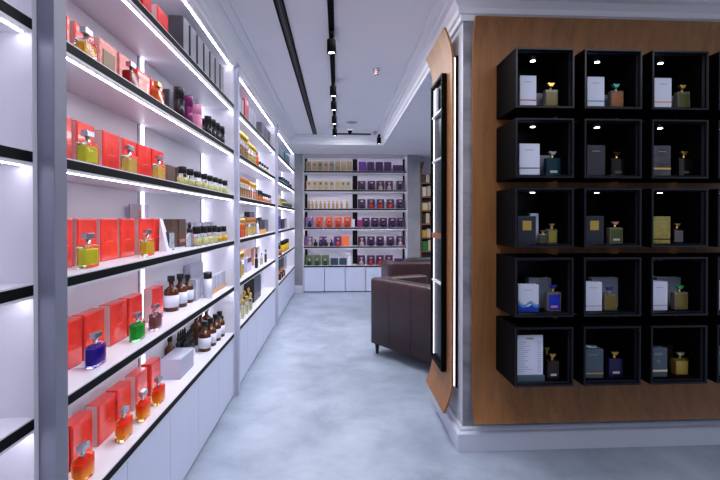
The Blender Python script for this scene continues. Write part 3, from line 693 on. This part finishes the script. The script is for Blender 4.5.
for r in range(5):
    for k in range(4):
        o = proto('cube', mk_cube); o.location = (CX0+CW/2+k*CG, CY0, CTOP-CW-r*CR)
        o['label'] = 'black lit display cube, %s row, %s column from the left on the oak panel' % (ROWC[r], COLC[k] if k < 3 else 'cut-off rightmost')
        o['category'] = 'display cube'; o['group'] = 'black display cubes on the oak panel'
def cfloor(r): return CTOP-CW-r*CR+.0165
def CUB(r, px0, px1, Y, h, mat, desc, d=.06, stripe=None, stripez=.025, sh=.007, emblem=None, name='perfume_box', cat='box'):
    a, b = XR(px0, Y), XR(px1, Y)
    o = mk_box(b-a, d, h, mat, name=name, bev=.0015); o.location = ((a+b)/2, Y+d/2, cfloor(r))
    w = b-a
    if stripe and r < 2: stripez += .022
    if stripe: box('colour_band', -w/2-.0004, w/2+.0004, -d/2-.001, -d/2+.001, stripez, stripez+sh, stripe, o)
    tx = P('print_grey', (120, 122, 140), .5) if mat in (CWHITE, CGREY) else P('print_pale', (150, 156, 166), .5)
    if not emblem: box('printed_text', -w*.22, w*.22, -d/2-.0008, -d/2+.001, h*.8, h*.815, tx, o)
    else: box('printed_label', -emblem[1]/2, emblem[1]/2, -d/2-.001, -d/2+.001, emblem[3], emblem[3]+emblem[2], emblem[0], o)
    o['label'] = desc; o['category'] = cat; return o
def CBOT(r, cx, Y, desc, key, fn):
    o = fn(); o.scale = (1, 1, 1.15 if r < 2 else 1.05); o.location = (XR(cx, Y), Y, cfloor(r)); o['label'] = desc; o['category'] = 'perfume bottle'; return o
CWHITE = P('white_card', (206, 210, 232), .5); CGREY = P('silver_card', (140, 146, 164), .45); NAVY = P('navy_card', (28, 34, 48), .4); SLATE = P('slate_card', (70, 84, 98), .4)
CGOLD = P('gold_card', (150, 136, 72), .35, .4, noise=.25, nscale=30); DARKC = P('charcoal_card', (42, 42, 52), .35); MARB = P('marbled_card', (60, 60, 70), .35, noise=.6, nscale=18)
GSTR = P('gold_stripe', (206, 160, 90), .4, .3)
OLIV = P('olive_liquid', (112, 98, 34), .2, trans=.15); G_DIM = glass('smoke_glass', (150, 145, 130), trans=.6); GOLDL = P('gold_label', (186, 156, 76), .35, .5)
YF = 2.575; YB = 2.68; YP = 2.60
def cd(r, k): return '%s row, %s column' % (ROWC[r], COLC[k] if k < 3 else 'cut-off right')
def tf(gl, liq, cap, w=.078, h=.125, lab=None): return lambda: mk_tflacon(w*1.04, .038, h*1.16, gl, liq, cap, lab)
TEALM = P('teal_stopper', (50, 140, 150), .3, .3); BLUEM = P('blue_stopper', (26, 50, 150), .3, .3); GREENM = P('green_stopper', (40, 150, 80), .3, .3)
WL = P('white_print', (180, 182, 190), .5); BLKG = P('black_glass', (12, 12, 14), .12)
# row 0
CUB(0, 519.6, 536, YF, .2, CWHITE, 'white box with red band in display cube, '+cd(0, 0), stripe=P('red_stripe', (206, 60, 70), .5))
CUB(0, 533, 547, YB, .125, CGREY, 'short silver box behind white box in cube, '+cd(0, 0), d=.05)
CBOT(0, 550, YP, 'olive gold perfume bottle with gold stopper in cube, '+cd(0, 0), 0, tf(G_DIM, OLIV, GOLD))
CUB(0, 587, 604, YF, .2, CWHITE, 'white box with teal band in display cube, '+cd(0, 1), stripe=P('teal_stripe', (60, 140, 170), .5))
CUB(0, 601, 612, YB, .12, CGREY, 'short silver box behind white box in cube, '+cd(0, 1), d=.05)
CBOT(0, 615, YP, 'amber perfume bottle with teal stopper in cube, '+cd(0, 1), 0, tf(G_DIM, P('amber_liquid', (150, 84, 44), .2, trans=.15), TEALM))
CUB(0, 654, 671, YF, .2, CWHITE, 'white box with orange band in display cube, '+cd(0, 2), stripe=P('orange_stripe', (206, 140, 60), .5))
CUB(0, 667, 676, YB, .12, CGREY, 'short silver box behind white box in cube, '+cd(0, 2), d=.05)
CBOT(0, 681, YP, 'clear greenish perfume bottle with gold stopper in cube, '+cd(0, 2), 0, tf(G_DIM, P('dim_green_liquid', (86, 92, 48), .2, trans=.3), GOLD))
# row 1
CUB(1, 519.3, 539.6, YF, .2, CWHITE, 'white box with grey band in display cube, '+cd(1, 0), stripe=P('grey_stripe', (96, 98, 116), .5))
CUB(1, 537, 550, YB, .145, CGREY, 'silver box behind white box in cube, '+cd(1, 0), d=.05)
CBOT(1, 552, YP, 'dark teal perfume bottle with silver stopper in cube, '+cd(1, 0), 0, tf(P('dark_teal_glass', (14, 44, 54), .15), P('teal_dark_liquid', (12, 48, 60), .2), SILVER, .088, .12, WL))
CUB(1, 587, 605, YF, .195, DARKC, 'charcoal box in display cube, '+cd(1, 1))
CBOT(1, 616, YP, 'black perfume bottle with dark stopper in cube, '+cd(1, 1), 0, tf(BLKG, BLKG, P('dim_gold', (50, 44, 34), .3, .8), .085, .12, P('dim_print', (70, 60, 40), .5)))
CUB(1, 653.5, 670.5, YF, .195, MARB, 'marbled grey box with gold band in display cube, '+cd(1, 2), stripe=GSTR, sh=.011)
CBOT(1, 683, YP, 'black perfume bottle with gold stopper in cube, '+cd(1, 2), 0, tf(BLKG, BLKG, GOLD, .085, .125, P('dim_print', (70, 60, 40), .5)))
# row 2
CUB(2, 518, 536, YF, .172, NAVY, 'navy box with gold square in display cube, '+cd(2, 0), emblem=(GOLDL, .055, .058, .085))
CUB(2, 530, 538.6, YB, .19, CWHITE, 'tall slim white box behind navy box, '+cd(2, 0), d=.04)
CBOT(2, 551.6, YP+.02, 'square gold green perfume bottle in cube, '+cd(2, 0), 0, tf(G_DIM, P('gold_green', (140, 130, 50), .2), GOLD, .055, .105))
CBOT(2, 543, YP+.04, 'small clear perfume bottle beside navy box, '+cd(2, 0), 0, tf(G_DIM, P('dim_green_liquid2', (76, 76, 48), .2), G_DIM, .05, .07))
CUB(2, 585, 604, YF, .172, NAVY, 'navy box with gold square in display cube, '+cd(2, 1), emblem=(GOLDL, .055, .058, .085))
CBOT(2, 614.6, YP, 'dark green perfume bottle with rose gold stopper in cube, '+cd(2, 1), 0, tf(G_DIM, P('moss_liquid', (60, 74, 26), .2), P('rose_gold', (220, 160, 140), .3, .9), .082, .115, WL))
CUB(2, 652, 670.5, YF, .17, CGOLD, 'gold box with black band in display cube, '+cd(2, 2), stripe=BLACKTRIM)
CBOT(2, 676.6, YP+.02, 'dark perfume bottle with grey label in cube, '+cd(2, 2), 0, tf(BLKG, P('grey_label', (96, 92, 96), .5), GOLD, .065, .105))
# row 3
o = CUB(3, 518.6, 539, YF, .165, CWHITE, 'white box with blue wave print in cube, '+cd(3, 0))
w = XR(539, YF)-XR(518.6, YF)
def wave(amp, base, thick, mat, yo, ph, ntw=1.6):
    bm = bmesh.new(); N = 24; T, B = [], []
    for i in range(N+1):
        x = -w/2+w*i/N; z = base+amp*math.sin(ntw*2*PI*i/N+ph)
        T.append(bm.verts.new((x, -.0305-yo, z))); B.append(bm.verts.new((x, -.0305-yo, 0.001 if thick is None else z-thick)))
    for i in range(N): bm.faces.new((T[i], T[i+1], B[i+1], B[i]))
    return link('wave_print', bm, mat, o)
wave(.008, .038, None, P('wave_blue', (20, 60, 170), .4), 0, .4)
wave(.012, .052, .016, P('wave_cyan', (60, 140, 220), .4), .0003, 2.2)
wave(.011, .056, .005, P('wave_gold', (180, 150, 80), .4), .0006, 1.6)
CUB(3, 529, 551.5, YB, .19, CGREY, 'large silver box behind wave print box, '+cd(3, 0), d=.05)
CBOT(3, 553, YP-.01, 'blue perfume bottle with blue stopper and gold neck, '+cd(3, 0), 0, tf(G_DIM, P('royal_blue_liquid', (24, 44, 170), .2), BLUEM, .085, .135, P('pink_print', (200, 120, 170), .5)))
CUB(3, 585, 602.4, YF, .178, CWHITE, 'plain white box with thin line in cube, '+cd(3, 1), stripe=P('grey_stripe', (96, 98, 116), .5), sh=.003, stripez=.03)
CUB(3, 592, 618.5, YB, .19, CGREY, 'large silver box behind plain white box, '+cd(3, 1), d=.05)
CBOT(3, 609.4, YP, 'olive perfume bottle with blue stopper in cube, '+cd(3, 1), 0, tf(G_DIM, OLIV, BLUEM, .08, .12))
CUB(3, 651.4, 668, YF, .178, CWHITE, 'plain white box with thin line in cube, '+cd(3, 2), stripe=P('grey_stripe', (96, 98, 116), .5), sh=.003, stripez=.03)
CUB(3, 657.3, 681.2, YB+.004, .189, CGREY, 'large silver box behind plain white box, '+cd(3, 2), d=.05)
CBOT(3, 679.5, YP, 'olive perfume bottle with green stopper in cube, '+cd(3, 2), 0, tf(G_DIM, OLIV, GREENM, .085, .125))
# row 4: menu card on a stand
Y = 2.545; a, b = XR(517, Y), XR(543.6, Y); w = b-a
t = empty('price_list_stand', ((a+b)/2, Y, cfloor(4))); tag(t, 'white printed price list in a slate stand, bottom row, first column cube', 'price list')
box('stand_base', -w/2-.002, w/2+.004, -.012, .04, 0, .038, SLATE, t, .002)
pc = box('printed_card', -w/2, w/2, .004, .01, .038, .278, CWHITE, t)
box('printed_heading', -.022, .022, .003, .0045, .254, .262, GOLDL, pc)
ptx = P('card_text', (150, 152, 178), .6)
for i in range(15):
    z = .236-i*.0128; 
    bm = bmesh.new(); bx(bm, -w/2+.012, -w/2+.03+.055*random.random()+.02, .0033, .0045, z, z+.0035); link('text_line', bm, ptx, pc); box('price_text', w/2-.034, w/2-.012, .0033, .0045, z, z+.0035, ptx, pc)
CBOT(4, 552.5, YP-.02, 'brown black perfume bottle with gold stopper in cube, '+cd(4, 0), 0, tf(P('dark_brown_glass2', (36, 24, 22), .2), P('dark_brown_glass2', (36, 24, 22), .2), GOLD, .072, .13, WL))
CBOT(4, 547, YP+.07, 'second bottle hidden behind price list, gold stopper visible, '+cd(4, 0), 0, tf(BLKG, BLKG, GOLD, .06, .14))
CUB(4, 584, 604, YF, .178, SLATE, 'slate blue box with gold band in cube, '+cd(4, 1), stripe=GSTR)
o = lobj('glass_dish', [(0, 0), (.03, 0), (.042, .008), (.04, .012), (.028, .004), (0, .004)], glass('dish_glass', (215, 222, 240), .05, .5)); a, b = XR(584, YF), XR(604, YF); o.location = ((a+b)/2, YF+.03, cfloor(4)+.179); o.scale = (.9, .65, 1)
tag(o, 'small clear glass dish on top of slate box with gold band, bottom row', 'dish')
CBOT(4, 614.8, YP, 'deep purple perfume bottle with gold stopper in cube, '+cd(4, 1), 0, tf(P('violet_dark_glass', (30, 24, 66), .2), P('violet_dark_glass', (30, 24, 66), .2), GOLD, .084, .13, WL))
o = CUB(4, 650.4, 668, YF, .178, SLATE, 'slate box with pale lettering and cream band, '+cd(4, 2), stripe=P('cream_stripe', (214, 206, 176), .5), sh=.012, stripez=.032, emblem=(P('dim_crest', (110, 118, 128), .5), .018, .018, .088))
cu = bpy.data.curves.new('lettering', 'FONT'); cu.body = 'ROJA'; cu.size = .022; cu.align_x = 'CENTER'; cu.extrude = .0004
lo = bpy.data.objects.new('lettering', cu); C.objects.link(lo)
dg = bpy.context.evaluated_depsgraph_get(); me = bpy.data.meshes.new_from_object(lo.evaluated_get(dg)); bpy.data.objects.remove(lo)
lo = bpy.data.objects.new('lettering', me); C.objects.link(lo); me.materials.append(P('print_pale', (150, 156, 166), .5)); lo.parent = o; lo.rotation_euler.x = PI/2; lo.location = (0, -.0312, .135)
CBOT(4, 680.4, YP, 'shiny gold perfume bottle with silver stopper in cube, '+cd(4, 2), 0, tf(glass('gold_tint_glass', (200, 180, 90)), GOLDL, P('pale_gold', (214, 204, 170), .3, .9), .088, .12))
CUB(4, 664, 674, YB+.03, .15, P('olive_black_card', (44, 42, 26), .4), 'dark olive box at the back of cube, '+cd(4, 2), d=.04)
for r, (m, h) in enumerate(((CWHITE, .18), (DARKC, .18), (NAVY, .17), (CWHITE, .18), (SLATE, .18))):
    Y = YF; x0 = CX0+3*CG+.03
    o = mk_box(.09, .06, h, m, bev=.0015); o.location = (x0+.045, Y+.03, cfloor(r)); o['category'] = 'box'
    box('printed_text', -.02, .02, -.0308, -.029, h*.8, h*.815, P('print_pale', (150, 156, 166), .5), o)
    o['label'] = '%s box at the right photo edge, display cube in the %s row' % (('white', 'charcoal', 'navy', 'plain white', 'slate blue')[r], ROWC[r])

# ------------------------------------------------------------------ far right oak bookcase with goods
sx0 = XR(420.3, 9.12)
t = empty('oak_shelf_unit', (sx0, 9.1, 0)); tag(t, 'oak shelf unit with rounded top beside the back wall, next to the column', 'shelf')
bm = bmesh.new(); pts = [(0, .1)]+[(0, 2.45)]+[(.06*(k/6)**1.6, 2.45+.3*k/6) for k in range(1, 7)]
A = [[bm.verts.new((x+dx, y, z)) for x, z in pts] for dx, y in ((0, 0), (.025, 0), (.025, .25), (0, .25))]
for q in range(4):
    for i in range(len(pts)-1): bm.faces.new((A[q][i], A[(q+1) % 4][i], A[(q+1) % 4][i+1], A[q][i+1]))
bm.faces.new([A[q][0] for q in range(4)]); bm.faces.new([A[q][-1] for q in range(3, -1, -1)])
link('curved_side', bm, OAK, t)
box('side_board', 1.2, 1.225, 0, .25, .1, 2.75, OAK, t)
box('back_board', .03, 1.2, .235, .25, .1, 2.5, P('shelf_back_dark', (70, 66, 76), .6), t)
hz = [2.307-.292*k for k in range(7)]
for z in hz: box('shelf_board', .026, 1.199, 0, .234, z-.028, z, OAK, t)
pal = [('dark', (40, 36, 40)), ('cream', (216, 200, 160)), ('gold', (196, 150, 70)), ('crimson', (176, 40, 36)), ('amber', (190, 110, 40)), ('white', (222, 214, 200)), ('black', (22, 20, 24)), ('green', (40, 110, 60)), ('blue', (50, 80, 150))]
for r, z in enumerate(hz[:6]):
    x = .045
    for k in range(4):
        nm, col = pal[(r*4+k*3+r) % 9]; w = .06+.03*((r+k) % 3); h = .15+.025*((r*2+k) % 4)
        o = mk_box(w, .09, h, P('shelf_goods_'+nm, col, .4), front=P('goods_label', (200, 180, 150), .5) if k == 1 else None)
        o.location = (sx0+x+w/2, 9.1+.08, z+.0005); x += w+.012
        o['label'] = '%s box, number %s from left on the %s oak shelf from the top, beside column' % (nm, ('one', 'two', 'three', 'four')[k], ('first', 'second', 'third', 'fourth', 'fifth', 'sixth')[r]); o['category'] = 'box'; o['group'] = 'goods on the oak shelf unit'

# ------------------------------------------------------------------ armchairs
def mk_armchair(w, d, h=.87, arm=.17):
    t = empty('armchair')
    # U-shaped tub: plan outline extruded with soft edges
    bm = bmesh.new(); hw, hd = w/2, d/2
    out = [(-hw, -hd), (-hw, hd), (hw, hd), (hw, -hd), (hw-arm, -hd), (hw-arm, hd-arm), (-hw+arm, hd-arm), (-hw+arm, -hd)]
    vs = [bm.verts.new((x, y, .13)) for x, y in out]
    f = bm.faces.new(vs); r = bmesh.ops.extrude_face_region(bm, geom=[f]); tv = [g for g in r['geom'] if isinstance(g, bmesh.types.BMVert)]
    for v in tv:
        v.co.z = h if v.co.y > 0 else h-.03
    bmesh.ops.recalc_face_normals(bm, faces=bm.faces)
    vert = [e for e in bm.edges if abs(e.verts[0].co.z-e.verts[1].co.z) > .3]
    bmesh.ops.bevel(bm, geom=vert, offset=.07, segments=5, affect='EDGES', profile=.5)
    top = [e for e in bm.edges if min(e.verts[0].co.z, e.verts[1].co.z) > .5]
    top = [e for e in top if len(e.link_faces) == 2 and any(abs(fc.normal.z) < .5 for fc in e.link_faces) and any(abs(fc.normal.z) > .5 for fc in e.link_faces)]
    bmesh.ops.bevel(bm, geom=top, offset=.035, segments=4, affect='EDGES', profile=.5)
    tub = link('tub_shell', bm, LEATHER, t, True)
    sm = box('seat_base', -hw+arm+.002, hw-arm-.002, -hd+.01, hd-arm-.002, .13, .3, LEATHER, t, .02, True)
    box('seat_cushion', -hw+arm+.004, hw-arm-.004, -hd-.01, hd-arm-.004, .301, .45, LEATHER, t, .05, True, 4)
    # seam piping
    for x in (-hw+.33*w, -hw+.66*w): box('seam', x-.002, x+.002, hd-.003, hd+.0015, .16, h-.05, P('seam_leather', (34, 20, 22), .5), tub)
    for x in (-hw+.07, hw-.07):
        for y in (-hd+.07, hd-.07):
            bm = bmesh.new(); lathe(bm, [(0, 0), (.016, 0), (.028, .131), (0, .131)], 10, x, y); link('leg', bm, DARKLEG, t, True)
    return t
phi = math.radians(126); w, d = 1.0, .85
ux = Vector((math.cos(phi), math.sin(phi))); uy = Vector((-math.sin(phi), math.cos(phi)))
cor = Vector((.35, 4.92)); cen = cor-ux*(w/2)-uy*(d/2)
a1 = mk_armchair(w, d); a1.location = (cen.x, cen.y, 0); a1.rotation_euler.z = phi
tag(a1, 'nearer dark brown leather tub armchair half hidden by the grey column', 'armchair', 'brown leather armchairs')
phi2 = math.radians(182); w = 1.3
ux = Vector((math.cos(phi2), math.sin(phi2))); uy = Vector((-math.sin(phi2), math.cos(phi2)))
cor = Vector((.76, 6.5)); cen = cor-ux*(w/2)-uy*(d/2)
a2 = mk_armchair(w, d); a2.location = (cen.x, cen.y, 0); a2.rotation_euler.z = phi2
tag(a2, 'farther brown leather armchair behind the nearer one with black cushions on it', 'armchair', 'brown leather armchairs')
CUSH = P('black_tufted_fabric', (24, 22, 28), .5, noise=.5, nscale=30, bump=.8, bscale=40)
bm = bmesh.new(); bmesh.ops.create_uvsphere(bm, u_segments=32, v_segments=20, radius=1)
for v in bm.verts:
    p = 4.5; n = (abs(v.co.x)**p+abs(v.co.z)**p+abs(v.co.y)**2)**(1/p) or 1
    v.co = Vector((v.co.x/n*.36, v.co.y*.075, v.co.z/n*.235+.235))
o = link('cushion', bm, CUSH, None, True); o.location = (1.36, 6.80, .455); o.rotation_euler = (0, 0, math.radians(2))
tag(o, 'wide black tufted back cushion on the farther brown armchair', 'cushion')

# ------------------------------------------------------------------ ceiling fittings
t = empty('linear_diffuser', (-.4, 0, H)); tag(t, 'long black double slot running along the ceiling, left of the spotlight track', 'ceiling slot')
L0, L1 = .6, 7.55
box('rail', -.034, -.024, L0, L1, -.016, -.0005, BLACK, t); box('rail', .024, .034, L0, L1, -.016, -.0005, BLACK, t); box('rail', -.006, .006, L0, L1, -.014, -.0005, P('slot_grey', (60, 60, 70), .5), t)
box('slot_back', -.024, .024, L0, L1, -.006, -.0005, BLACKIN, t)
t = empty('lighting_track', (-.05, 0, H)); tag(t, 'black ceiling spotlight track in the middle of the corridor', 'track')
box('track_rail', -.022, .022, .5, 7.5, -.022, -.0005, BLACK, t); box('cross_rail', .022, .62, 7.47, 7.5, -.02, -.0005, BLACK, t)
def mk_spot():
    t = empty('track_spotlight')
    box('adapter', -.018, .018, -.07, .07, -.03, -.0005, BLACK, t, .003)
    lobj('stem', [(0, -.03), (.008, -.03), (.008, -.048), (0, -.048)], BLACK, t, 8)
    h = lobj('lamp_head', [(0, -.046), (.034, -.046), (.036, -.05), (.036, -.15), (.03, -.152), (.026, -.142), (0, -.142)], BLACK, t, 16)
    lobj('lens', [(0, -.1435), (.025, -.1435), (.025, -.1455), (0, -.1455)], emis('spot_lens', (225, 235, 255), 12), h, 14)
    return t
spots = [(-.05, 2.4), (-.05, 3.4), (-.05, 4.6), (-.05, 5.2), (-.05, 5.95), (-.05, 6.8), (XR(379, 7.48), 7.485)]
for i, (x, y) in enumerate(spots):
    o = proto('spot', mk_spot); o.location = (x, y, H-.022)
    o['label'] = ('black cylindrical spotlight, %s along the corridor track from the camera' % ('first', 'second', 'third', 'fourth', 'fifth', 'sixth')[i]) if i < 6 else 'small black spotlight at the end of the short cross track'
    o['category'] = 'spotlight'; o['group'] = 'track spotlights'
def mk_sprinkler():
    t = empty('sprinkler'); lobj('escutcheon', [(0, 0), (.04, 0), (.034, -.012), (.012, -.016), (0, -.016)], SILVER, t, 16)
    lobj('head', [(0, -.016), (.01, -.016), (.008, -.05), (0, -.05)], P('sprinkler_red', (150, 70, 70), .4), t, 10); lobj('deflector', [(0, -.05), (.022, -.05), (.022, -.054), (0, -.054)], SILVER, t, 12); return t
for i, (px, py) in enumerate(((376.3, 69), (375, 131.5))):
    Yc = 1.47*F/(218-py); o = proto('spk', mk_sprinkler); o.location = (XR(px, Yc), Yc, H-.0005)
    tag(o, ('nearer', 'farther')[i]+' small metal fire sprinkler on the ceiling right of the track', 'sprinkler', 'ceiling sprinklers')
t = empty('dome_detector', (XR(350, 7.1), 7.1, H-.0005)); tag(t, 'small dark dome camera on the ceiling near the track end', 'camera')
lobj('mount', [(0, 0), (.05, 0), (.05, -.03), (0, -.03)], PLASTER, t); lobj('dome', [(.04, -.031), (.036, -.055), (.02, -.07), (0, -.074)], BLACK, t)
t = empty('ceiling_speaker', (XR(352, 6.6), 6.6, H-.0005)); tag(t, 'flat round white ceiling speaker near the dome camera', 'speaker'); lobj('rim', [(0, 0), (.09, 0), (.088, -.006), (.075, -.006), (.072, -.003), (0, -.003)], PLASTER, t, 24)
lobj('grille', [(0, -.0035), (.07, -.0035), (.07, -.005), (0, -.005)], CGREY, t, 24)

finish_labels()

# ------------------------------------------------------------------ lights
def area(name, loc, rot, sx, sy, energy, col=(.96, .97, 1)):
    l = bpy.data.lights.new(name, 'AREA'); l.shape = 'RECTANGLE'; l.size = sx; l.size_y = sy; l.energy = energy; l.color = col
    o = bpy.data.objects.new(name, l); C.objects.link(o); o.location = loc; o.rotation_euler = rot; return o
for i, (x, y) in enumerate(spots):
    l = bpy.data.lights.new('spot_beam', 'SPOT'); l.energy = 26; l.spot_size = math.radians(105); l.spot_blend = .8; l.shadow_soft_size = .05; l.color = (.94, .96, 1)
    o = bpy.data.objects.new('spot_beam', l); C.objects.link(o); o.location = (x, y, H-.17)
struct(box('wall_rear_light_block', -1.35, 4.6, -1.7, -1.6, 0, H, PLASTER))  # unseen wall added behind the camera to block world light
area('room_light', (1.9, .9, 3.0), (0, 0, 0), 2.2, 1.2, 22)
area('corridor_fill', (.15, 4.4, 3.0), (0, 0, 0), .5, 6.2, 58)  # added soft fill under the corridor ceiling, belongs to no fitting
area('lounge_light', (2.6, 6.2, 2.8), (0, 0, 0), 1.6, 1.6, 45)
wd = bpy.data.worlds.new('world'); bpy.context.scene.world = wd; wd.use_nodes = True
wd.node_tree.nodes['Background'].inputs[0].default_value = (.72, .78, .9, 1); wd.node_tree.nodes['Background'].inputs[1].default_value = .45

# ------------------------------------------------------------------ camera
cam = bpy.data.cameras.new('camera'); co = bpy.data.objects.new('camera', cam); C.objects.link(co)
co.location = (0, 0, CAMZ); co.rotation_euler = (math.radians(90-.4), 0, -TH)
cam.sensor_width = 36; cam.lens = F/720*36; cam.shift_y = -19.0/720.0; cam.clip_start = .05
sc = bpy.context.scene; sc.camera = co
sc.view_settings.view_transform = 'Standard'; sc.view_settings.look = 'None'; sc.view_settings.gamma = 1; sc.view_settings.use_curve_mapping = False
sc.view_settings.exposure = .6
